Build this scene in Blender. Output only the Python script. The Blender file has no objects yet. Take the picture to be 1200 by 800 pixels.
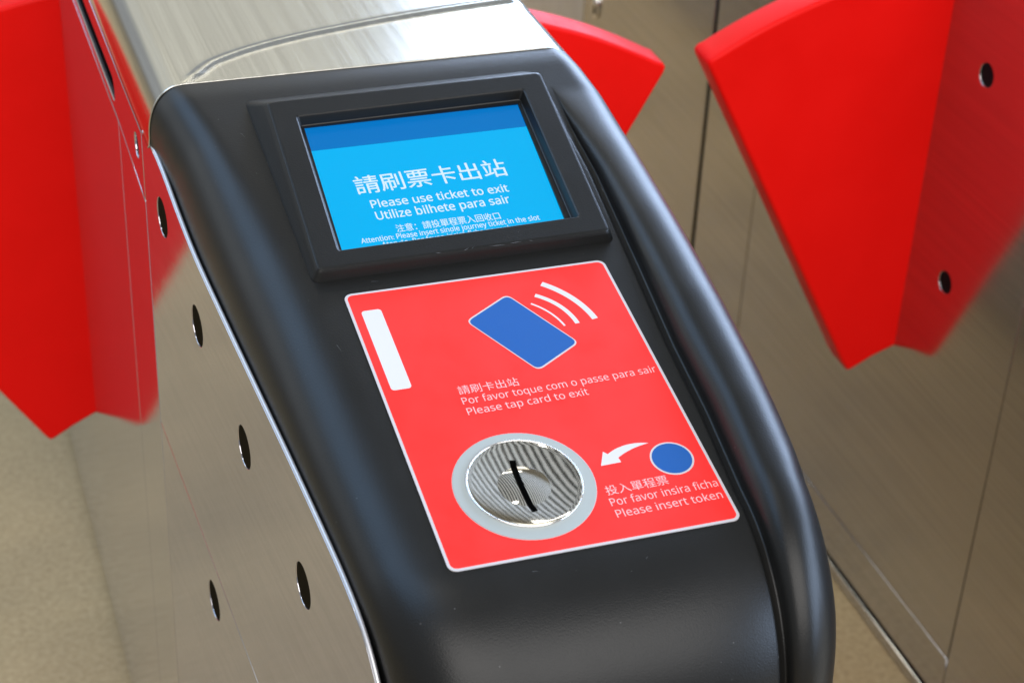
import bpy, bmesh, math, random
from mathutils import Vector, Matrix
random.seed(7)
sc = bpy.context.scene
COL = sc.collection

# ------------------------------------------------------------------ camera
cam_d = bpy.data.cameras.new("camera")
cam = bpy.data.objects.new("camera", cam_d); COL.objects.link(cam)
YAW, PITCH, ROLL = .35445262, .56260549, .04891386
cy_, sy_, cp_, sp_ = math.cos(YAW), math.sin(YAW), math.cos(PITCH), math.sin(PITCH)
fwd = Vector((sy_*cp_, cy_*cp_, -sp_)); rgt = Vector((cy_, -sy_, 0)); upv = rgt.cross(fwd)
r2 = math.cos(ROLL)*rgt + math.sin(ROLL)*upv
u2 = -math.sin(ROLL)*rgt + math.cos(ROLL)*upv
CAM = Vector((-.22077, -.86178, .53420))
cam.matrix_world = Matrix(((r2.x, u2.x, -fwd.x, CAM.x), (r2.y, u2.y, -fwd.y, CAM.y), (r2.z, u2.z, -fwd.z, CAM.z), (0, 0, 0, 1)))
cam_d.sensor_width = 36; cam_d.lens = 67.57
cam_d.clip_start = .01; cam_d.clip_end = 200
cam_d.dof.use_dof = True; cam_d.dof.focus_distance = 1.04; cam_d.dof.aperture_fstop = 13
sc.camera = cam

# ------------------------------------------------------------------ light
world = bpy.data.worlds.new("World"); sc.world = world
world.use_nodes = True
wbg = world.node_tree.nodes["Background"]
wbg.inputs["Color"].default_value = (.88, .93, 1, 1); wbg.inputs["Strength"].default_value = .42

def area(name, loc, target, sx, sy, power, color):
    l = bpy.data.lights.new(name, 'AREA'); l.shape = 'RECTANGLE'; l.size = sx; l.size_y = sy
    l.energy = power; l.color = color
    o = bpy.data.objects.new(name, l); COL.objects.link(o); o.location = loc
    o.rotation_euler = (Vector(target)-Vector(loc)).to_track_quat('-Z', 'Y').to_euler()
    return o
area("fill_light_behind_camera", (-.2, -3.3, 3.0), (.1, 0, -.1), 5.4, 3.4, 235, (1, .96, .92))  # added soft lamp, unseen, brightens sticker, flaps and the front bend
area("sheen_light_right", (2.9, 2.5, 1.0), (.1, 0, .1), 4.4, 1.9, 290, (.54, .70, 1))  # unseen lamp placed to put the blue highlight on the right rail
area("sheen_light_front_right", (3.6, -1.2, .85), (.1, 0, .1), 3.4, 1.8, 170, (.55, .72, 1))  # unseen lamp added for the rail's sheen at its front end
area("fill_light_left", (-3.6, 3.0, 1.3), (0, .3, 0), 3.0, 1.8, 18, (.80, .90, 1))  # added out of view to lighten the left shoulder of the steel top
area("sheen_light_left", (-1.9, 1.9, 2.66), (-1.9, 1.9, 0), 2.3, 4.0, 100, (.36, .62, 1))  # added lamp below the ceiling for the blue band on the left shoulder
area("reflection_fill_back", (-1.2, 6.2, 2.4), (.1, 0, 0), 12.0, 2.0, 28, (1, .93, .68))  # wide unseen lamp, added so the steel top reflects warm brightness
area("fill_light_ceiling", (-.8, 4.3, 2.66), (-.8, 4.3, 0), 6.0, 1.2, 32, (1, .95, .80))  # added lamp: brightens the far floor and the steel top's left shoulder
area("tube_light", (-.35, .2, 2.6), (-.35, .2, 0), 1.2, .07, 5, (1, .96, .86))
area("tube_light", (-.2, 3.1, 2.62), (-.2, 3.1, 0), 3.4, .10, 9, (1, .96, .86))

sp = bpy.data.lights.new("passage_fill_spot", 'SPOT'); sp.energy = 230; sp.spot_size = math.radians(62); sp.spot_blend = .8; sp.shadow_soft_size = .12; sp.color = (1, .97, .90)  # added spot, lights the passage floor that the cabinet steel reflects
spo = bpy.data.objects.new("passage_fill_spot", sp); COL.objects.link(spo); spo.location = (.40, 2.5, 2.6)

sc.view_settings.view_transform = 'Standard'; sc.view_settings.look = 'None'
sc.view_settings.gamma = 1; sc.view_settings.exposure = 0
sc.render.engine = 'CYCLES'
sc.cycles.use_denoising = True
sc.cycles.max_bounces = 8

# ------------------------------------------------------------------ materials
def new_mat(name, color, rough=.5, metal=0., spec=.5, emit=None, estr=1.):
    m = bpy.data.materials.new(name); m.use_nodes = True
    b = m.node_tree.nodes["Principled BSDF"]
    b.inputs["Base Color"].default_value = (*color, 1); b.inputs["Roughness"].default_value = rough
    b.inputs["Metallic"].default_value = metal; b.inputs["Specular IOR Level"].default_value = spec
    if emit:
        b.inputs["Emission Color"].default_value = (*emit, 1); b.inputs["Emission Strength"].default_value = estr
    return m
def nd(m, t, **kw):
    n = m.node_tree.nodes.new(t)
    for k, v in kw.items(): setattr(n, k, v)
    return n
def noise(m, scale, vec=(1, 1, 1), detail=3, rough=.5):
    tc = nd(m, "ShaderNodeTexCoord"); mp = nd(m, "ShaderNodeMapping"); mp.inputs["Scale"].default_value = vec
    n = nd(m, "ShaderNodeTexNoise"); n.inputs["Scale"].default_value = scale
    n.inputs["Detail"].default_value = detail; n.inputs["Roughness"].default_value = rough
    m.node_tree.links.new(tc.outputs["Object"], mp.inputs[0]); m.node_tree.links.new(mp.outputs[0], n.inputs["Vector"])
    return n
def ramp(m, src, stops):
    r = nd(m, "ShaderNodeValToRGB"); e = r.color_ramp.elements
    while len(e) < len(stops): e.new(.5)
    for el, (p, c) in zip(e, stops): el.position = p; el.color = (*c, 1) if len(c) == 3 else c
    m.node_tree.links.new(src, r.inputs[0]); return r
def bump(m, src, strength, dist, chain=None):
    b = nd(m, "ShaderNodeBump"); b.inputs["Strength"].default_value = strength; b.inputs["Distance"].default_value = dist
    m.node_tree.links.new(src, b.inputs["Height"])
    if chain: m.node_tree.links.new(chain.outputs[0], b.inputs["Normal"])
    m.node_tree.links.new(b.outputs[0], m.node_tree.nodes["Principled BSDF"].inputs["Normal"]); return b
def link_in(m, out, inp): m.node_tree.links.new(out, m.node_tree.nodes["Principled BSDF"].inputs[inp])
def g3(v): return (v, v, v)

def steel(name, color, rlo, rhi, axis=1, bstr=.25, aniso=0., wav=.0006, metal=1.):
    m = new_mat(name, color, .2, metal)
    v = [1., 1., 1.]; v[axis] = .012
    n = noise(m, 900, v, 4, .65)
    r = ramp(m, n.outputs["Fac"], [(.3, g3(rlo)), (.7, g3(rhi))]); link_in(m, r.outputs[0], "Roughness")
    n2 = noise(m, 260, v, 3, .6)
    c = ramp(m, n2.outputs["Fac"], [(.35, tuple(k*.86 for k in color)), (.65, color)]); link_in(m, c.outputs[0], "Base Color")
    big = noise(m, 6, (1, 1, 1), 2)
    b0 = bump(m, big.outputs["Fac"], .25, wav)
    bump(m, n.outputs["Fac"], bstr, .00005, b0)
    if aniso: m.node_tree.nodes["Principled BSDF"].inputs["Anisotropic"].default_value = aniso
    return m
STEEL_SIDE = steel("brushed_steel_side", (.53, .515, .54), .04, .09, 1, .3, metal=.90)
STEEL_TOP = steel("brushed_steel_top", (.60, .59, .54), .16, .23, 1, .12, 0., .0006)
STEEL_CAB = steel("brushed_steel_cabinet", (.57, .55, .515), .11, .16, 1, .06, metal=.97)
STEEL_PALE = steel("pale_steel", (.78, .78, .78), .35, .45, 2)
EDGE = new_mat("cut_steel_edge", (.60, .60, .62), .45, .7)

def plastic():
    m = new_mat("black_moulded_plastic", (.006, .0057, .0048), .36, 0, .32)
    n = noise(m, 1150, (1, 1, 1), 2, .5)
    b = bump(m, n.outputs["Fac"], .5, .00018)
    n2 = noise(m, 30, (1, 1, 1), 4, .6)
    r = ramp(m, n2.outputs["Fac"], [(.3, g3(.33)), (.7, g3(.38))]); link_in(m, r.outputs[0], "Roughness")
    # sparse pale dust specks and scuffs
    v = nd(m, "ShaderNodeTexVoronoi"); v.inputs["Scale"].default_value = 95
    tc = nd(m, "ShaderNodeTexCoord"); m.node_tree.links.new(tc.outputs["Object"], v.inputs["Vector"])
    s = ramp(m, v.outputs["Distance"], [(.022, (.10, .10, .10)), (.034, (.008, .0078, .0072))]); link_in(m, s.outputs[0], "Base Color")
    return m
PLASTIC = plastic()
def red_paint():
    m = new_mat("red_flap_foam", (.84, .0035, .0018), .48, 0, .15)
    n = noise(m, 700, (1, 1, 1), 2); bump(m, n.outputs["Fac"], .15, .0001)
    return m
RED = red_paint()
PRINT_RED = new_mat("sticker_red", (.95, .024, .019), .45, 0, .35)
PRINT_GREY = new_mat("sticker_grey_border", (.50, .47, .48), .4)
PRINT_PINK = new_mat("sticker_pale_text", (.78, .40, .40), .4)
PRINT_WHITE = new_mat("sticker_white", (.58, .57, .57), .35)
PRINT_BLUE = new_mat("sticker_blue", (.003, .080, .31), .35)
RING_GREY = new_mat("ring_grey", (.34, .37, .36), .35)
CHROME = new_mat("polished_chrome", (.84, .83, .80), .06, 1.)
_n = noise(CHROME, 70, (1, 1, 1), 3); bump(CHROME, _n.outputs["Fac"], .15, .0002)
def smudge(m, base, lo, r0, r1):
    n = noise(m, 18, (1, 1, 1), 5, .65)
    c = ramp(m, n.outputs["Fac"], [(.35, tuple(k*lo for k in base)), (.62, base)]); link_in(m, c.outputs[0], "Base Color")
    r = ramp(m, n.outputs["Fac"], [(.35, g3(r0)), (.65, g3(r1))]); link_in(m, r.outputs[0], "Roughness")
smudge(PRINT_RED, (.95, .022, .017), .94, .34, .50)
smudge(RED, (.84, .0035, .0018), .96, .40, .55)
VOID = new_mat("dark_void", (.004, .004, .004), .7, 0, .1)
GLASS_DARK = new_mat("dark_sensor_window", (.018, .014, .008), .9, 0, .0)
GASKET = new_mat("black_gasket", (.006, .006, .007), .3)
LCD_BG = new_mat("lcd_cyan", (.0, .02, .04), .2, 0, .2, (.0, .455, .90), .96)
LCD_BAR = new_mat("lcd_blue_bar", (.0, .01, .03), .2, 0, .2, (.0, .20, .62), .85)
LCD_TXT = new_mat("lcd_text", (.1, .1, .1), .2, 0, .5, (.62, .82, 1.0), .9)
def floor_mat():
    m = new_mat("speckled_beige_floor", (.4, .34, .25), .45)
    n = noise(m, 160, (1, 1, 1), 4, .7); n2 = noise(m, 5, (1, 1, 1), 3)
    r = ramp(m, n.outputs["Fac"], [(.3, (.31, .215, .10)), (.5, (.395, .285, .14)), (.72, (.47, .35, .19))])
    r2_ = ramp(m, n2.outputs["Fac"], [(.3, g3(.8)), (.7, g3(1.05))])
    mx = nd(m, "ShaderNodeMix", data_type='RGBA', blend_type='MULTIPLY'); mx.inputs[0].default_value = 1
    m.node_tree.links.new(r.outputs[0], mx.inputs[6]); m.node_tree.links.new(r2_.outputs[0], mx.inputs[7])
    link_in(m, mx.outputs[2], "Base Color")
    return m
FLOOR = floor_mat()
CEIL = new_mat("ceiling_white", (.50, .47, .40), .5)
CEIL_DARK = new_mat("ceiling_void", (.012, .011, .010), .8)

# ------------------------------------------------------------------ helpers
def link(o, parent=None):
    COL.objects.link(o)
    if parent: o.parent = parent
    return o
def empty(name, label, cat):
    o = bpy.data.objects.new(name, None); COL.objects.link(o); o.empty_display_size = .05
    o["label"] = label; o["category"] = cat
    return o
def mesh_obj(name, verts, faces, mat, parent=None, smooth=False, label=None):
    me = bpy.data.meshes.new(name); me.from_pydata([tuple(v) for v in verts], [], faces); me.update()
    if smooth:
        for p in me.polygons: p.use_smooth = True
    me.materials.append(mat)
    o = bpy.data.objects.new(name, me)
    if label: o["label"] = label
    return link(o, parent)
def from_curve(cu):
    """curve -> mesh, then throw the curve away"""
    t = bpy.data.objects.new("tmp", cu); COL.objects.link(t)
    dg = bpy.context.evaluated_depsgraph_get(); dg.update()
    me = bpy.data.meshes.new_from_object(t.evaluated_get(dg), depsgraph=dg)
    bpy.data.objects.remove(t); bpy.data.curves.remove(cu)
    me.materials.clear()
    return me
def flat_mesh(loops, thick, bev=0., res=1):
    """closed 2D loops (outer first, then holes) -> solid plate, centred on t=0"""
    cu = bpy.data.curves.new("plate", 'CURVE'); cu.dimensions = '2D'; cu.fill_mode = 'BOTH'
    cu.extrude = max(0, thick/2-bev); cu.bevel_depth = bev; cu.bevel_resolution = res; cu.offset = -bev
    for lp in loops:
        s = cu.splines.new('POLY'); s.points.add(len(lp)-1)
        for p, (x, y) in zip(s.points, lp): p.co = (x, y, 0, 1)
        s.use_cyclic_u = True
    return from_curve(cu)
def plate(name, loops, thick, mapping, mat, parent, bev=0., res=1, label=None, smooth=False):
    me = flat_mesh(loops, thick, bev, res); me.name = name
    for v in me.vertices: v.co = mapping(v.co.x, v.co.y, v.co.z)
    me.materials.append(mat)
    bm = bmesh.new(); bm.from_mesh(me); bmesh.ops.recalc_face_normals(bm, faces=bm.faces); bm.to_mesh(me); bm.free()
    if smooth:
        for p in me.polygons: p.use_smooth = True
    o = bpy.data.objects.new(name, me)
    if label: o["label"] = label
    return link(o, parent)
def circle(cx, cy, r, n=48, ry=None):
    ry = ry or r
    return [(cx+r*math.cos(2*math.pi*i/n), cy+ry*math.sin(2*math.pi*i/n)) for i in range(n)]
def rrect(x0, y0, x1, y1, r, n=6):
    pts = []
    for cx, cy, a in ((x1-r, y0+r, -90), (x1-r, y1-r, 0), (x0+r, y1-r, 90), (x0+r, y0+r, 180)):
        for i in range(n+1):
            t = math.radians(a+90*i/n); pts.append((cx+r*math.cos(t), cy+r*math.sin(t)))
    return pts
def rpoly(pts, r, n=5):
    """round the corners of a convex polygon"""
    out = []
    for i in range(len(pts)):
        p0, p1, p2 = Vector(pts[i-1]), Vector(pts[i]), Vector(pts[(i+1) % len(pts)])
        a = p1+(p0-p1).normalized()*r; b = p1+(p2-p1).normalized()*r
        for k in range(n+1):
            t = k/n; q = a*(1-t)**2+p1*2*t*(1-t)+b*t*t; out.append((q.x, q.y))
    return out
def smooth_line(pts, n=6):
    """Catmull-Rom through points"""
    P = [Vector(p) for p in pts]; out = []
    for i in range(len(P)-1):
        p0 = P[max(0, i-1)]; p1 = P[i]; p2 = P[i+1]; p3 = P[min(len(P)-1, i+2)]
        for k in range(n):
            t = k/n
            q = .5*((2*p1)+(p2-p0)*t+(2*p0-5*p1+4*p2-p3)*t*t+(3*p1-p0-3*p2+p3)*t**3)
            out.append(tuple(q))
    out.append(tuple(P[-1])); return out
def arc3(a, b, c, n=14):
    """points on the circle through a, b, c from a to c, with centre"""
    ax, ay = a; bx, by = b; cx, cy = c
    d = 2*(ax*(by-cy)+bx*(cy-ay)+cx*(ay-by))
    ux = ((ax*ax+ay*ay)*(by-cy)+(bx*bx+by*by)*(cy-ay)+(cx*cx+cy*cy)*(ay-by))/d
    uy = ((ax*ax+ay*ay)*(cx-bx)+(bx*bx+by*by)*(ax-cx)+(cx*cx+cy*cy)*(bx-ax))/d
    r = math.hypot(ax-ux, ay-uy); a0 = math.atan2(ay-uy, ax-ux); a1 = math.atan2(cy-uy, cx-ux)
    am = math.atan2(by-uy, bx-ux)
    while a1-a0 > math.pi: a1 -= 2*math.pi
    while a1-a0 < -math.pi: a1 += 2*math.pi
    return ux, uy, r, a0, a1
def arc_band(a, b, c, w, n=16):
    ux, uy, r, a0, a1 = arc3(a, b, c)
    f = lambda rr, k: (ux+rr*math.cos(a0+(a1-a0)*k/n), uy+rr*math.sin(a0+(a1-a0)*k/n))
    return [f(r+w/2, k) for k in range(n+1)]+[f(r-w/2, k) for k in range(n, -1, -1)]
def arc_pts(a, b, c, n=14):
    ux, uy, r, a0, a1 = arc3(a, b, c)
    return [(ux+r*math.cos(a0+(a1-a0)*k/n), uy+r*math.sin(a0+(a1-a0)*k/n)) for k in range(n+1)]

# ------------------------------------------------------------------ console surface
TH=math.radians(10.631)
CT,ST=math.cos(TH),math.sin(TH)
def lerp_tab(t,tab):
    if t<=tab[0][0]: return tab[0][1]
    for (a,b),(c,d) in zip(tab,tab[1:]):
        if t<=c:
            k=(t-a)/(c-a); k=k*k*(3-2*k) if False else k
            return b+(d-b)*k
    return tab[-1][1]
def side_left(y): return -.054-.07*y if y<.228 else -.070
XR=[(-.25,.203),(-.22,.2),(-.18,.198),(-.1,.2055),(0,.211),(.1,.215),(.16,.2165),(.2,.2125),(.228,.2125)]
def side_right(y): return lerp_tab(y,XR)
VB=-.2085
def base_point(v,x):
    """point and normal (y,z) of the console's long profile at arc length v, at width position x"""
    w=min(1,abs(x-.067)/.128)
    v1=.200-V1D*w**4; Rr=.085+.0*w
    if v<-.188:                                     # back lip flattens towards the steel top
        k=min(1,(-.188-v)/.02); a0=TH
        y,z=.188*CT,.188*ST
        n=8; dv=(-.188-v)/n; y,z=.188*CT,.188*ST
        for i in range(n):
            kk=min(1,(i+.5)/n*k); a=TH*(1-kk)
            y+=dv*math.cos(a); z+=dv*math.sin(a)
        a=TH*(1-k)
        return y,z,-math.sin(a),math.cos(a)
    if v<=v1: return -v*CT,-v*ST,-ST,CT
    y,z=-v1*CT,-v1*ST
    al=(v-v1)/Rr
    amax=math.radians(84)-TH
    ext=0
    if al>amax: ext=(al-amax)*Rr; al=amax
    a=TH+al
    cy,cz=y+ST*Rr*1.0, z-CT*Rr
    # centre of the bend lies below the surface along -normal
    y2=cy-math.sin(a)*Rr; z2=cz+math.cos(a)*Rr
    return y2-ext*math.cos(a), z2-ext*math.sin(a), -math.sin(a), math.cos(a)
V1D=.045
HT=[(-.16,0),(-.10,.005),(-.03,.010),(.05,.014),(.13,.0155),(.2,.014),(.3,.013)]
GX=[(-.16,.1765),(-.1347,.1756),(-.0786,.1753),(.0077,.1696),(.0716,.1649),(.1245,.1631),(.1793,.159),(.2284,.157),(.30,.155)]
DL=[(-.21,.034),(-.15,.042),(0,.040),(.1,.032),(.17,.030),(.24,.030)]
U0=[(-.21,-.045),(-.16,-.034),(-.05,-.014),(.06,-.004),(.2,.006),(.3,.008)]
def section(v):
    y0=base_point(v,.067)[0]
    yc=max(y0,-.24)
    xl,xr=side_left(yc)+.0006+.0024*max(0,min(1,(.203-yc)/.05)),side_right(yc)
    H=lerp_tab(v,HT); g=lerp_tab(v,GX); d=lerp_tab(v,DL); u0=lerp_tab(v,U0)
    pts=[(xl,-d-.045),(xl,-d-.012)]
    n=22; e=2/2.25
    for i in range(n+1):
        t=math.pi/2*i/n
        pts.append((u0-(u0-xl)*math.cos(t)**e, -d+d*math.sin(t)**e))
    m=24
    gx0=g-.007
    for i in range(1,m): pts.append((u0+(gx0-u0)*i/m,0))
    k=min(1,H/.003)
    gd=-.0022*k
    pts+= [(g-.007,0),(g-.0055,0),(g-.0047,gd*.2),(g-.0042,gd*.8),(g-.0035,gd),(g-.0012,gd),(g,gd)]
    bo=.034; cr=xr-.0235-.002*k; ai=cr-g
    for i in range(1,15):
        t=math.pi/2*(i/14)
        pts.append((cr-ai*math.cos(t)**.9, gd+(H-gd)*math.sin(t)**.9))
    ao=xr-cr
    for i in range(1,19):
        t=math.pi/2*(i/18)
        pts.append((cr+ao*math.sin(t)**.95, H-bo+bo*math.cos(t)**.95))
    pts+=[(xr,H-bo-.03),(xr,H-bo-.07)]
    return pts
def cover_rows():
    vs=[]
    v=VB
    while v<.2: vs.append(v); v+=.003 if (v<-.18 or v>.13) else .006
    while v<.36: vs.append(v); v+=.0035
    rows=[]
    for v in vs:
        r=[]
        for x,h in section(v):
            y,z,ny,nz=base_point(v,x)
            r.append((x,y+ny*h,z+nz*h))
        rows.append(r)
    return vs,rows

# ------------------------------------------------------------------ reference planes of the console
NP = Vector((0, -ST, CT)); VP = Vector((0, -CT, -ST))
def panel(u, v, h=0.):                       # millimetres on the sloping console plane
    return Vector((u/1000, 0, 0)) + VP*(v/1000) + NP*(h/1000)
def on_panel(h0):
    return lambda x, y, t: panel(x*1000, y*1000, h0+t*1000)
H0, V0_, H1, V1_ = .018, -.155, .007, -.016
_sl = (H1-H0)/(V1_-V0_)
FY = (VP+NP*_sl).normalized(); FN = Vector((1, 0, 0)).cross(-FY)
FO = VP*V0_+NP*H0
def face(u, v, h=0.):                        # millimetres on the face of the screen bezel
    return Vector((u/1000, 0, 0)) + FO + FY*(v/1000) + FN*(h/1000)
def on_face(h0):
    return lambda x, y, t: face(x*1000, y*1000, h0+t*1000)
def mm(pts): return [(x/1000, y/1000) for x, y in pts]

# ------------------------------------------------------------------ setting
def box(name, x0, x1, y0, y1, z0, z1, mat, parent=None, label=None, bev=0.):
    bm = bmesh.new(); bmesh.ops.create_cube(bm, size=1)
    for v in bm.verts:
        v.co = ((x0+x1)/2+v.co.x*(x1-x0), (y0+y1)/2+v.co.y*(y1-y0), (z0+z1)/2+v.co.z*(z1-z0))
    if bev: bmesh.ops.bevel(bm, geom=bm.edges[:], offset=bev, segments=2, affect='EDGES', profile=.5)
    me = bpy.data.meshes.new(name); bm.to_mesh(me); bm.free(); me.materials.append(mat)
    o = bpy.data.objects.new(name, me)
    if label: o["label"] = label
    return link(o, parent)
ZF = -.75
fl = mesh_obj("floor", [(-8, -8, ZF), (9, -8, ZF), (9, 12, ZF), (-8, 12, ZF)], [(0, 1, 2, 3)], FLOOR)
fl["kind"] = "structure"
ce = box("ceiling", -4, 5, -.9, 5.0, 2.75, 2.80, CEIL_DARK); ce["kind"] = "structure"
V, F = [], []
k = 0
x = -3.9
while x < 4.9:
    b = len(V)
    for (xx, zz) in ((x, 2.70), (x+.06, 2.70), (x+.06, 2.745), (x, 2.745)):
        V += [(xx, -.9, zz), (xx, 5.0, zz)]
    for i in range(4):
        j = (i+1) % 4; F.append((b+2*i, b+2*i+1, b+2*j+1, b+2*j))
    x += .12
cs = mesh_obj("ceiling_slats", V, F, CEIL); cs["kind"] = "structure"

# ------------------------------------------------------------------ near gate
gate = empty("ticket_gate", "steel exit gate with sloping black console, lit blue screen and red token sticker", "ticket gate")

# steel top behind the console
def top_section(grow=0.):
    v = -.2085
    pts = []
    for x, h in section(v):
        y, z, ny, nz = base_point(v, x)
        pts.append((x, z+h))
    return pts
BEAD = smooth_line([(-.043, .2055), (-.039, .212), (-.030, .224), (-.020, .2335), (.003, .246), (.033, .257), (.068, .266), (.111, .275), (.166, .283), (.20, .286)], 8)
def bead_h(x, y):
    if y > .30: return 0
    best = 9; sd = 1
    for (ax, ay), (bx, by) in zip(BEAD, BEAD[1:]):
        dx, dy = bx-ax, by-ay; t = max(0, min(1, ((x-ax)*dx+(y-ay)*dy)/(dx*dx+dy*dy)))
        qx, qy = x-ax-dx*t, y-ay-dy*t; d = math.hypot(qx, qy)
        if d < best: best = d; sd = 1 if dx*qy-dy*qx > 0 else -1
    s = best*sd
    k = max(0, min(1, (s+.004)/.008)); k = k*k*(3-2*k)
    return .0017*math.exp(-(s/.0038)**2)*max(0, min(1, (y-.2055)/.010))
def steel_top(parent, xoff=0., mirror=False, y0=.2052, y1=2.6, beads=True, zend=-.0030):
    sec = [(x, z) for x, z in top_section() if z > zend-.02]
    zt = max(z for x, z in sec)
    L = [(x, z) for x, z in sec if x < -.0449]; L = [(x, z) for x, z in L if z >= zend]
    L = [(-.0698, zend), (-.0690, zend+.0015)]+[(x-.0008, z+.0006) for x, z in L]
    mid = [(L[-1][0]+(.18-L[-1][0])*i/230, zt+.0006) for i in range(1, 230)]
    xr = .214; cr = .187
    Rr = [(cr+(xr-cr)*math.sin(math.pi/2*i/14), zt+.0006-.036+.036*math.cos(math.pi/2*i/14)) for i in range(15)]+[(xr, zend)]
    S = L+mid+Rr
    ys = []; y = y0
    while y < .31: ys.append(y); y += .0011
    while y < y1: ys.append(y); y += .05
    ys.append(y1)
    V = []; F = []; n = len(S)
    for j, y in enumerate(ys):
        for x, z in S:
            flat = max(0, min(1, (z-(zt-.004))/.004)) if zt-z < .004 else 0
            z2 = z+(bead_h(x, y)*flat if (beads and -.046 < x < .2) else 0)
            V.append(((-x if mirror else x)+xoff, y, z2))
    for j in range(len(ys)-1):
        for i in range(n-1):
            a = j*n+i; F.append((a, a+1, a+n+1, a+n) if not mirror else (a, a+n, a+n+1, a+1))
    o = mesh_obj("steel_top", V, F, STEEL_TOP, parent, True)
    m = o.modifiers.new("thick", 'SOLIDIFY'); m.thickness = .0009; m.offset = -1; m.use_rim = True
    return o
steel_top(gate)

# black console cover
vs, rows = cover_rows()
n = len(rows[0]); V = [p for r in rows for p in r]; F = []
def in_well(k):                              # the token dish sits in a well cut through the cover
    p = Vector(V[k]); return math.hypot(p.x*1000-52.3, p.dot(VP)*1000-154) < 32.5
for j in range(len(rows)-1):
    for i in range(n-1):
        a = j*n+i; q = (a, a+n, a+n+1, a+1)
        if not all(in_well(k) for k in q): F.append(q)
cover = mesh_obj("console_cover", V, F, PLASTIC, gate, True)
cover["label"] = "black moulded plastic cover with a raised rail along its right side"

# steel side panels (left side), each a plate with its own edges
def map_left(x_out):
    def f(a, b, t):
        return Vector((side_left(a)+.0015-t+x_out, a, b))
    return f
EDGE_PTS = [(.2275, -.0025), (.205, -.0025), (.196, -.003), (.176, -.0075), (.140, -.019), (.101, -.028), (.039, -.0355), (-.018, -.0415), (-.072, -.047), (-.121, -.053), (-.160, -.059), (-.185, -.0665), (-.203, -.078), (-.215, -.093), (-.224, -.118), (-.229, -.16), (-.231, -.21)]
def zp(y, drop): return y*ST/CT-drop
top_edge = smooth_line(EDGE_PTS, 5)
HOLES = [(.183, -.040), (.107, -.0735), (.0105, -.0965), (-.097, -.1125)]
upper = top_edge+[(-.231, zp(-.231, .2635)), (.2275, zp(.2275, .2635))]
T = .0030
sp1 = plate("side_panel", [upper]+[circle(y, z, .0128, 40) for y, z in HOLES], T, map_left(0), STEEL_SIDE, gate, .0003, 1, "brushed steel upper side plate with a row of round sensor holes")
lower = [(.2275, zp(.2275, .2648)), (-.231, zp(-.231, .2648)), (-.231, ZF+.012), (.2275, ZF+.012)]
sp2 = plate("side_panel", [lower, circle(.101, -.279, .0135, 40)], T, map_left(0), STEEL_SIDE, gate, .0005)
SLOT_Z = lambda y: -.0285
slot_loop = rrect(.343, -.0375, .95, -.0195, .0088, 10)
band = [(.2288, -.004), (2.6, -.004), (2.6, -.0440), (.335, -.0440), (.2288, -.0515)]
sp3 = plate("side_panel", [band, slot_loop, circle(.252, -.0235, .0085, 32)], T, map_left(0), STEEL_SIDE, gate, .0005, 1, "narrow steel band with a long dark rounded slot")
sp4 = plate("side_panel", [[(.2288, -.0532), (.3335, -.0458), (.3335, ZF+.012), (.2288, ZF+.012)]], T, map_left(0), STEEL_SIDE, gate, .0005)
sp5 = plate("side_panel", [[(.3348, -.0456), (2.6, -.0456), (2.6, ZF+.012), (.3348, ZF+.012)]], T, map_left(0), STEEL_SIDE, gate, .0005)
def tube(name, pts, r, mat, parent):
    cu = bpy.data.curves.new("tube", 'CURVE'); cu.dimensions = '3D'; cu.bevel_depth = r; cu.bevel_resolution = 3; cu.use_fill_caps = True
    sp = cu.splines.new('POLY'); sp.points.add(len(pts)-1)
    for p, q in zip(sp.points, pts): p.co = (*q, 1)
    me = from_curve(cu); me.materials.append(mat); me.name = name
    for p in me.polygons: p.use_smooth = True
    return link(bpy.data.objects.new(name, me), parent)
tube("plate_edge", [(side_left(y)+.0015, y, z) for y, z in top_edge], .0012, EDGE, sp1)
# dark liner behind holes and seams
for a, b in ((-.229, .2282), (.2282, 2.6)):
    x_in = .0045
    zt1 = -.005
    pts = [(a, ZF+.01), (b, ZF+.01), (b, -.012), (a, -.012)] if a > 0 else [(a, ZF+.01), (b, ZF+.01), (b, -.03), (.1, -.045), (-.15, -.085), (a, -.2)]
    plate("inner_liner", [pts], .001, lambda p, q, t: Vector((side_left(p)+.0052-t, p, q)), VOID, gate)
for (y, z, r), par in zip([(.183, -.040, .0128), (.107, -.0735, .0128), (.0105, -.0965, .0128), (-.097, -.1125, .0128), (.101, -.279, .0135)], [sp1]*4+[sp2]):
    plate("sensor_window", [circle(y, z, r-.0004, 32)], .001, lambda p, q, t: Vector((side_left(p)+.0010-t, p, q)), GLASS_DARK, par)
plate("gap_strip", [[(-.229, ZF+.0005), (2.6, ZF+.0005), (2.6, ZF+.011), (-.229, ZF+.011)]], .004, lambda p, q, t: Vector((side_left(p)+.003-t, p, q)), GASKET, gate)  # black strip added for the dark gap along the floor

# right side and front of the near gate
def map_right(p, q, t): return Vector((side_right(p)-.0005+t, p, q))
redge = [(.2275, -.006), (.15, -.02), (.05, -.045), (-.1, -.06), (-.17, -.075), (-.215, -.12), (-.225, -.2)]
plate("side_panel", [smooth_line(redge, 4)+[(-.225, ZF+.012), (.2275, ZF+.012)]], T, map_right, STEEL_SIDE, gate, .0005)
plate("side_panel", [[(.2288, -.004), (2.6, -.004), (2.6, ZF+.012), (.2288, ZF+.012)]], T, lambda p, q, t: Vector((.2135+t, p, q)), STEEL_SIDE, gate, .0005)
box("front_panel", side_left(-.23)+.004, side_right(-.23)-.004, -.252, -.222, ZF+.002, -.17, STEEL_SIDE, gate, None, .006)
box("end_panel", -.067, .2115, 2.585, 2.6, ZF+.002, .03, STEEL_SIDE, gate)

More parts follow.
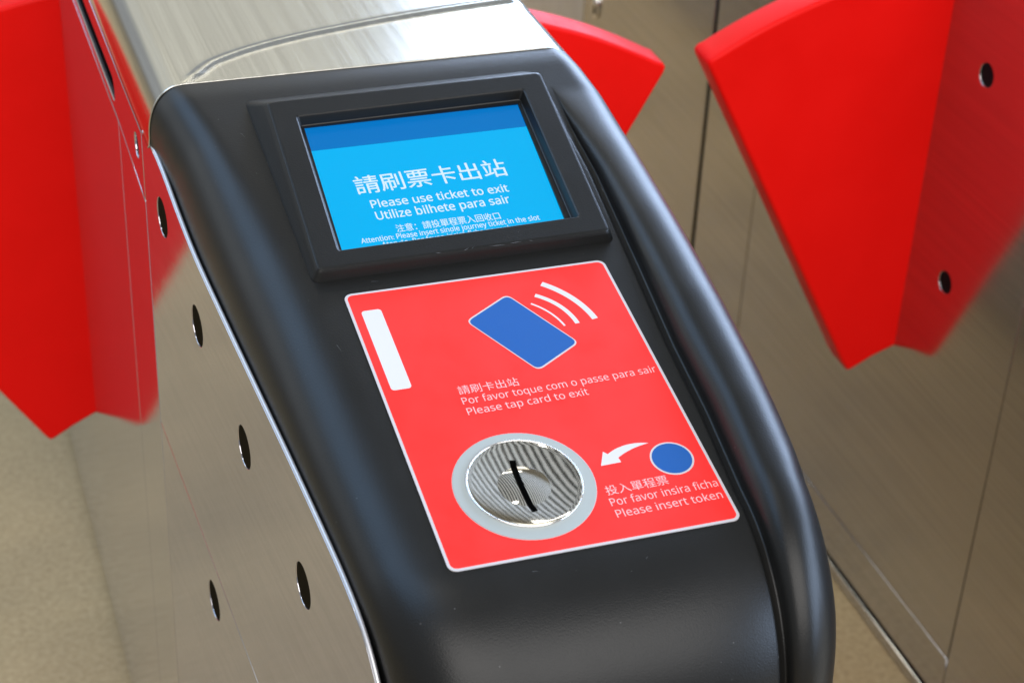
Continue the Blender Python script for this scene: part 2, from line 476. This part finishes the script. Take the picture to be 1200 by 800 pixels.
# --- screen bezel: a wedge with a through opening
FA = [(-6.9, -1.0), (163.8, -2.2), (159.4, 138.8), (-10.1, 140.2)]      # face corners
OP = [(8.0, 15.0), (148.0, 12.6), (145.2, 124.6), (4.8, 126.9)]         # opening at the face
BS = [(-14.0, -182.5), (166.5, -184.0), (162.8, -14.6), (-13.4, -12.6)] # foot on the console plane
def bezel():
    bm = bmesh.new()
    R1 = 3.4
    fo = rpoly(FA, R1, 5); op = rpoly(OP, 1.6, 5); bs = rpoly(BS, 5, 5)
    cx, cyf = 77, 70
    ins = [(x+(cx-x)*.0, y) for x, y in fo]
    def shrink(pts, c, d):
        out = []
        for x, y in pts:
            v = Vector((x-c[0], y-c[1])); sx = 1-d/85; sy = 1-d/70
            out.append((c[0]+v.x*sx, c[1]+v.y*sy))
        return out
    loops = []
    loops.append([panel(x, y, -1.5) for x, y in bs])
    loops.append([panel(x, y, .0) for x, y in bs])
    mid = [panel(x, y, 0)*.12+face(X, Y, -1.1)*.88 for (x, y), (X, Y) in zip(bs, shrink(fo, (cx, cyf), -.5))]
    loops.append([panel(x, y, 0)*.92+face(X, Y, -1.1)*.08 for (x, y), (X, Y) in zip(bs, shrink(fo, (cx, cyf), -.5))])
    loops.append([panel(x, y, 0)*.2+face(X, Y, -1.1)*.8 for (x, y), (X, Y) in zip(bs, shrink(fo, (cx, cyf), -.5))])
    loops.append(mid)
    loops.append([face(x, y, -.45) for x, y in shrink(fo, (cx, cyf), .1)])
    loops.append([face(x, y, 0) for x, y in shrink(fo, (cx, cyf), 1.3)])
    loops.append([face(x, y, 0) for x, y in shrink(fo, (cx, cyf), 1.9)])
    loops.append([face(x, y, 0) for x, y in shrink(op, (cx, 70), -1.7)])
    loops.append([face(x, y, 0) for x, y in shrink(op, (cx, 70), -1.2)])
    loops.append([face(x, y, -.5) for x, y in shrink(op, (cx, 70), -.2)])
    i2 = shrink(op, (cx, 70), 1.8)
    loops.append([face(x, y, -1.0) for x, y in shrink(op, (cx, 70), .1)])
    loops.append([face(x, y, -6.0) for x, y in i2])
    loops.append([face(x, y, -6.4) for x, y in shrink(i2, (cx, 70), .6)])
    loops.append([face(x, y, -11) for x, y in shrink(i2, (cx, 70), .8)])
    vv = [[bm.verts.new(p) for p in l] for l in loops]
    N_ = len(vv[0])
    for A, B in zip(vv, vv[1:]):
        for i in range(N_):
            j = (i+1) % N_; f = bm.faces.new((A[i], A[j], B[j], B[i])); f.smooth = True
    bmesh.ops.recalc_face_normals(bm, faces=bm.faces)
    me = bpy.data.meshes.new("screen_bezel"); bm.to_mesh(me); bm.free(); me.materials.append(PLASTIC)
    me.set_sharp_from_angle(angle=math.radians(28))
    return link(bpy.data.objects.new("screen_bezel", me), gate)
bz = bezel(); bz["label"] = "raised black wedge frame round the screen"
DL_ = -8.0
scr = plate("display_screen", [mm([(3, 8), (152, 8), (150, 130), (1, 130)])], .001, on_face(DL_-.5), LCD_BG, gate, label="lit cyan screen with white bilingual exit message")
plate("title_bar", [mm([(3, 8.2), (152, 7.6), (151, 36.8), (2, 37.3)])], .0001, on_face(DL_+.06), LCD_BAR, scr)
gk = plate("screen_gasket", [mm([(2.6, 8), (152, 8), (150, 130), (1, 130)]), mm([(11.6, 17.4), (144.2, 16.9), (139.8, 123), (8.2, 124)])], .0012, on_face(DL_+.75), GASKET, bz)

# ------------------------------------------------------------------ writing
SANS = {}
for i in range(26):
    SANS[chr(65+i)] = chr(0x1D5A0+i); SANS[chr(97+i)] = chr(0x1D5BA+i)
def raw_text(s, bold):
    cu = bpy.data.curves.new("txt", 'FONT'); cu.body = s; cu.size = 1; cu.resolution_u = 3; cu.offset = bold
    cu.extrude = 0
    return from_curve(cu)
_m = raw_text(SANS["P"], 0); CAP = max(v.co.y for v in _m.vertices); bpy.data.meshes.remove(_m); print("CAP", CAP)
def text(name, s, x, y, w, h, frame, mat, parent, cjk=False, bold=0., skew=0.):
    """flat lettering: baseline left at (x, y) mm, total width w, cap (or glyph) height h"""
    if not cjk: s = "".join(SANS.get(c, c) for c in s)
    me = raw_text(s, bold); me.name = name
    xs = [v.co.x for v in me.vertices]; ys = [v.co.y for v in me.vertices]
    x0, x1 = min(xs), max(xs)
    if cjk: y0, y1 = min(ys), max(ys); sy = h/(y1-y0)
    else: y0 = 0; sy = h/CAP
    sx = w/(x1-x0)
    for v in me.vertices:
        a = (v.co.x-x0)*sx; b = (v.co.y-y0)*sy
        v.co = frame(x+a, y-b+skew*a)
    me.materials.append(mat)
    return link(bpy.data.objects.new(name, me), parent)
fs = lambda x, y: face(x, y, DL_+.14)
text("screen_text", "請刷票卡出站", 28.6, 78.0, 91.2, 15.2, fs, LCD_TXT, scr, True, .006, -.012)
text("screen_text", "Please use ticket to exit", 33.8, 90.0, 82.0, 6.2, fs, LCD_TXT, scr, False, .012, .0)
text("screen_text", "Utilize bilhete para sair", 34.2, 99.8, 79.6, 6.4, fs, LCD_TXT, scr, False, .012, -.006)
text("screen_text", "注意：請投單程票入回收口", 42.8, 111.6, 61.4, 6.2, fs, LCD_TXT, scr, True, .004, .0)
text("screen_text", "Attention: Please insert single journey ticket in the slot", 20.9, 116.7, 105.4, 3.9, fs, LCD_TXT, scr, False, .010, -.008)
text("screen_text", "Atenção: Por favor, insira ficha na ranhura", 31.6, 121.7, 83.0, 3.9, fs, LCD_TXT, scr, False, .010, -.008)

# a few real scuffs on the moulded edges
SCUFF = new_mat("pale_scuff", (.16, .16, .17), .5)
for (x, y, a, l) in ((74, 139.2, -.5, 4), (78, 138.6, -.9, 3), (92, 139.3, .05, 9), (103, 138.9, -.08, 7), (112, 138.9, .3, 2), (58, 139.0, .1, 3)):
    c, s_ = math.cos(a), math.sin(a)
    q = [(x-l/2*c, y-l/2*s_-.09), (x, y+.02-.12), (x+l/2*c, y+l/2*s_), (x, y+.02+.10)]
    plate("scuff", [mm(q)], .00004, on_face(.02), SCUFF, bz)

for (x, y, a, l) in ((-22, -150, 1.2, 5), (-8, -118, .4, 2), (172, -60, 1.5, 5), (170, 40, 1.4, 7), (40, 208, .2, 3), (95, 212, -.7, 2), (-12, 40, 1.3, 6), (20, -8, .1, 4)):
    c, s_ = math.cos(a), math.sin(a)
    q = [(x-l/2*c+.06*s_, y-l/2*s_-.06*c), (x+l/2*c, y+l/2*s_), (x-l/2*c-.06*s_, y-l/2*s_+.06*c)]
    if y < 198 or y > 202: plate("scuff", [mm(q)], .00004, on_panel(.03), SCUFF, cover)

# ------------------------------------------------------------------ sticker
st = plate("instruction_sticker", [rrect(0, 0, .150, .200, .0045), mm(circle(52.3, 154.0, 28.5, 72))], .0005, on_panel(.25), PRINT_GREY, gate, label="red sticker with pale edge, card and token pictograms")
def pr(name, loops, h, mat):
    return plate(name, [mm(l) for l in loops], .00006, on_panel(h), mat, st)
pr("red_field", [rrect(1.5, 1.5, 148.5, 198.5, 3.3), circle(52.1, 154.6, 35.9, 72)], .55, PRINT_RED)
pr("white_bar", [rrect(6.0, 15.0, 16.9, 76.9, 2.0)], .63, PRINT_WHITE)
card = [(87.3, 17.4), (113.6, 62.3), (85.2, 78.5), (58.9, 33.8)]
pr("card_outline", [rpoly(card, 4.2)], .63, PRINT_GREY)
cc = (86.3, 48.0)
pr("card_symbol", [rpoly([(cc[0]+(x-cc[0])*.966-(0), cc[1]+(y-cc[1])*.962) for x, y in card], 3.8)], .71, PRINT_BLUE)
for a, b, c, w in (((109.0, 12.9), (123.3, 30.3), (128.6, 46.0), 3.5), ((102.4, 21.3), (113.4, 33.2), (117.9, 47.6), 2.6), ((98.0, 27.4), (105.9, 36.6), (110.4, 48.1), 1.1)):
    pr("radio_wave", [arc_band(a, b, c, w)], .63, PRINT_WHITE)
pr("token_outline", [circle(131.0, 153.6, 11.3)], .63, PRINT_GREY)
pr("token_symbol", [circle(131.0, 153.6, 10.3)], .71, PRINT_BLUE)
arrow = [(93.8, 150.7), (98.1, 141.6), (99.9, 143.8)]+arc_pts((99.9, 143.8), (108.6, 140.1), (123.2, 140.9), 10)[1:]+arc_pts((123.2, 140.9), (113.0, 143.1), (104.3, 147.2), 8)[1:]+[(104.7, 150.4)]
pr("arrow_symbol", [arrow], .63, PRINT_WHITE)
fp = lambda x, y: panel(x, y, .68)
text("sticker_text", "請刷卡出站", 39.3, 87.2, 32.8, 6.3, fp, PRINT_PINK, st, True, .0, -.006)
text("sticker_text", "Por favor toque com o passe para sair", 39.1, 94.4, 107.6, 4.9, fp, PRINT_PINK, st, False, .0, -.018)
text("sticker_text", "Please tap card to exit", 39.4, 102.2, 66.0, 4.9, fp, PRINT_PINK, st, False, .0, -.016)
text("sticker_text", "投入單程票", 90.1, 170.5, 33.2, 6.3, fp, PRINT_PINK, st, True, .0, -.018)
text("sticker_text", "Por favor insira ficha", 89.7, 177.5, 57.4, 4.9, fp, PRINT_PINK, st, False, .0, -.015)
text("sticker_text", "Please insert token", 89.9, 185.3, 56.5, 4.9, fp, PRINT_PINK, st, False, .0, -.012)

# ------------------------------------------------------------------ token slot: grey ring, chrome dish, boss and slot
UC, VC = 52.3, 154.0
ring = plate("slot_surround", [mm(circle(52.1, 154.6, 35.6, 96)), mm(circle(UC, VC, 27.5, 96))], .0008, on_panel(.45), RING_GREY, gate, .0002, label="flat grey ring round the token slot")
def dish_h(r):
    if r >= 28.3: return 1.7+.5*math.sqrt(max(0, 1-((r-28.75)/.45)**2))
    if r > 26.9: return 1.7-.25*(28.3-r)
    h = 1.35-2.7*(1-(r/26.9)**2)
    if r < 13.2: h += 2.3*(1-(r/13.2)**2)
    return h
rs = [0]+[.7*i for i in range(1, 19)]+[12.9, 13.1, 13.2, 13.4, 13.8]+[14.5+i for i in range(0, 12)]+[26.3, 26.9, 27.6, 28.3, 28.34, 28.42, 28.52, 28.64, 28.76, 28.88, 29.0, 29.1, 29.17, 29.2]
na = 120
V = [panel(UC, VC, dish_h(0))]; F = []
for r in rs[1:]:
    for k in range(na):
        a = 2*math.pi*k/na; V.append(panel(UC+r*math.cos(a), VC+r*math.sin(a), dish_h(r)))
for k in range(na): F.append((0, 1+(k+1) % na, 1+k))
for i in range(len(rs)-2):
    for k in range(na):
        a = 1+i*na+k; b = 1+i*na+(k+1) % na; F.append((a, b, b+na, a+na))
nb = len(V)
for k in range(na):
    a = 2*math.pi*k/na; V.append(panel(UC+29.2*math.cos(a), VC+29.2*math.sin(a), -9))
last = 1+(len(rs)-2)*na
for k in range(na): F.append((last+k, last+(k+1) % na, nb+(k+1) % na, nb+k))
F.append(tuple(nb+k for k in range(na))[::-1])
disc = mesh_obj("slot_plate", V, F, CHROME, gate, True, "polished chrome dish with a domed boss and curved black slot")
bm = bmesh.new(); bm.from_mesh(disc.data); bmesh.ops.recalc_face_normals(bm, faces=bm.faces); bm.to_mesh(disc.data); bm.free()
# cut the curved slot
sl_loop = arc_band((51.9, 136.6), (50.2, 154.0), (52.1, 171.8), 3.2, 24)
cut = plate("cutter", [mm(sl_loop)], .016, on_panel(1), VOID, None)
mod = disc.modifiers.new("slot", 'BOOLEAN'); mod.operation = 'DIFFERENCE'; mod.object = cut; mod.solver = 'EXACT'
dg = bpy.context.evaluated_depsgraph_get(); dg.update()
me2 = bpy.data.meshes.new_from_object(disc.evaluated_get(dg), depsgraph=dg)
disc.modifiers.clear(); disc.data = me2; bpy.data.objects.remove(cut)
me2.set_sharp_from_angle(angle=math.radians(35))
for p in me2.polygons:
    c = p.center
# blackened throat of the slot
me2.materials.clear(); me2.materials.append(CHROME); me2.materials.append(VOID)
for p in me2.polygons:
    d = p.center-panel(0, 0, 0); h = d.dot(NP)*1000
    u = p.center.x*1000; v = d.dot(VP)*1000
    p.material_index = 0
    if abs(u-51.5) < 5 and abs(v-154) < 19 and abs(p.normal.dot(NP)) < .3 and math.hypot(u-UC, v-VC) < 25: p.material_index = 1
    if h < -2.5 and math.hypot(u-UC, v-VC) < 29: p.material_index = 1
# near-black plate low in the slot, standing in for its dark depth
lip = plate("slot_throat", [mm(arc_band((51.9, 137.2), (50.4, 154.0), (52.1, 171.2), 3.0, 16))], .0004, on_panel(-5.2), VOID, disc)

# ------------------------------------------------------------------ flaps
def flap(parent, loop, y, th, label=None, dirn=1):
    return plate("flap", [loop], th, lambda a, b, t: Vector((a, y+th/2+t, b)), RED, parent, .0035, 3, label, False)
RF = rpoly([(.439, -.119), (.618, -.459)], .001) if False else None
right_loop = [(.612, -.447), (.6185, -.457), (.6225, -.4572)]+[(.644, -.4455), (.70, -.424), (.70, -.050)]+arc_pts((.666, -.0505), (.542, -.072), (.4465, -.1135), 16)+[(.4415, -.1155), (.4388, -.1195), (.4400, -.124)]
mid_loop = [(2*.4195-x, z) for x, z in right_loop]
mid_loop = [(max(.17, x), z) for x, z in mid_loop]
flap(gate, mid_loop[::-1], .479, .034, "red wing flap on the gate's right side")
left_loop = [(-.02, -.484), (-.07, -.4985), (-.092, -.5095), (-.1100, -.5205), (-.1140, -.5215), (-.1175, -.5175), (-.154, -.460), (-.330, -.190), (-.332, -.184), (-.328, -.180)]+arc_pts((-.328, -.180), (-.118, -.0895), (-.02, -.076), 16)[1:]
flap(gate, left_loop, .656, .036, "red wing flap on the gate's left side")

# ------------------------------------------------------------------ far gate on the right
g2 = empty("ticket_gate", "brushed steel gate cabinet at right with a red wing flap and two dark holes", "ticket gate")
XR0 = .666
def mR(p, q, t): return Vector((XR0+.0011+t, p, q))
def rp(pts, holes=(), mat=STEEL_CAB, label=None):
    return plate("side_panel", [pts]+list(holes), T, mR, mat, g2, .0006, 1, label)
G = .0016
def rect(y0, y1, z0, z1): return [(y0+G/2, z0+G/2), (y1-G/2, z0+G/2), (y1-G/2, z1-G/2), (y0+G/2, z1-G/2)]
RH = [(.412, -.125), (.416, -.330)]
ZS = -.6795
rp(rect(-.25, .299, ZF+.018, -.002))
pn = rp(rect(.299, .797, ZS, -.002), [circle(y, z, .0105, 36) for y, z in RH])
rp(rect(.797, .931, ZS, -.002)); rp(rect(.939, 1.325, ZS, -.002)); 
rp(rect(.299, 1.325, ZF+.018, ZS))
rp(rect(1.325, 2.6, ZF+.018, -.002), (), STEEL_PALE, "paler grey steel panel at the far end")
box("inner_liner", XR0+.004, XR0+.262, -.245, 2.58, ZF+.004, -.02, VOID, g2)
for y, z in RH: plate("sensor_window", [circle(y, z, .0102, 32)], .0008, lambda p, q, t: Vector((XR0+.0012+t, p, q)), VOID, pn)
box("skirting", XR0-.003, XR0+.02, -.25, 2.6, ZF+.001, ZF+.014, STEEL_CAB, g2, None, .0015)
# latch on the far panel
lk = plate("latch", [mm(circle(1280, -414, 9, 32, 16))], .003, lambda p, q, t: Vector((XR0-.002+t, p, q)), CHROME, g2, .0006)
plate("keyhole", [mm(rrect(1277.5, -424, 1282.5, -412, 2))], .0008, lambda p, q, t: Vector((XR0-.0041+t, p, q)), VOID, lk)
plate("keyhole", [mm(circle(1280, -406, 4, 20))], .0008, lambda p, q, t: Vector((XR0-.0041+t, p, q)), STEEL_PALE, lk)
flap(g2, right_loop, .479, .034, "red wing flap reaching towards the black console")
so = steel_top(g2, XR0+.0705, False, -.25, 2.6, False)
box("side_panel", XR0+.2822, XR0+.2845, -.25, 2.6, ZF+.002, -.004, STEEL_CAB, g2)
box("front_panel", XR0+.002, XR0+.2815, -.262, -.2505, ZF+.002, .034, STEEL_CAB, g2, None, .003)
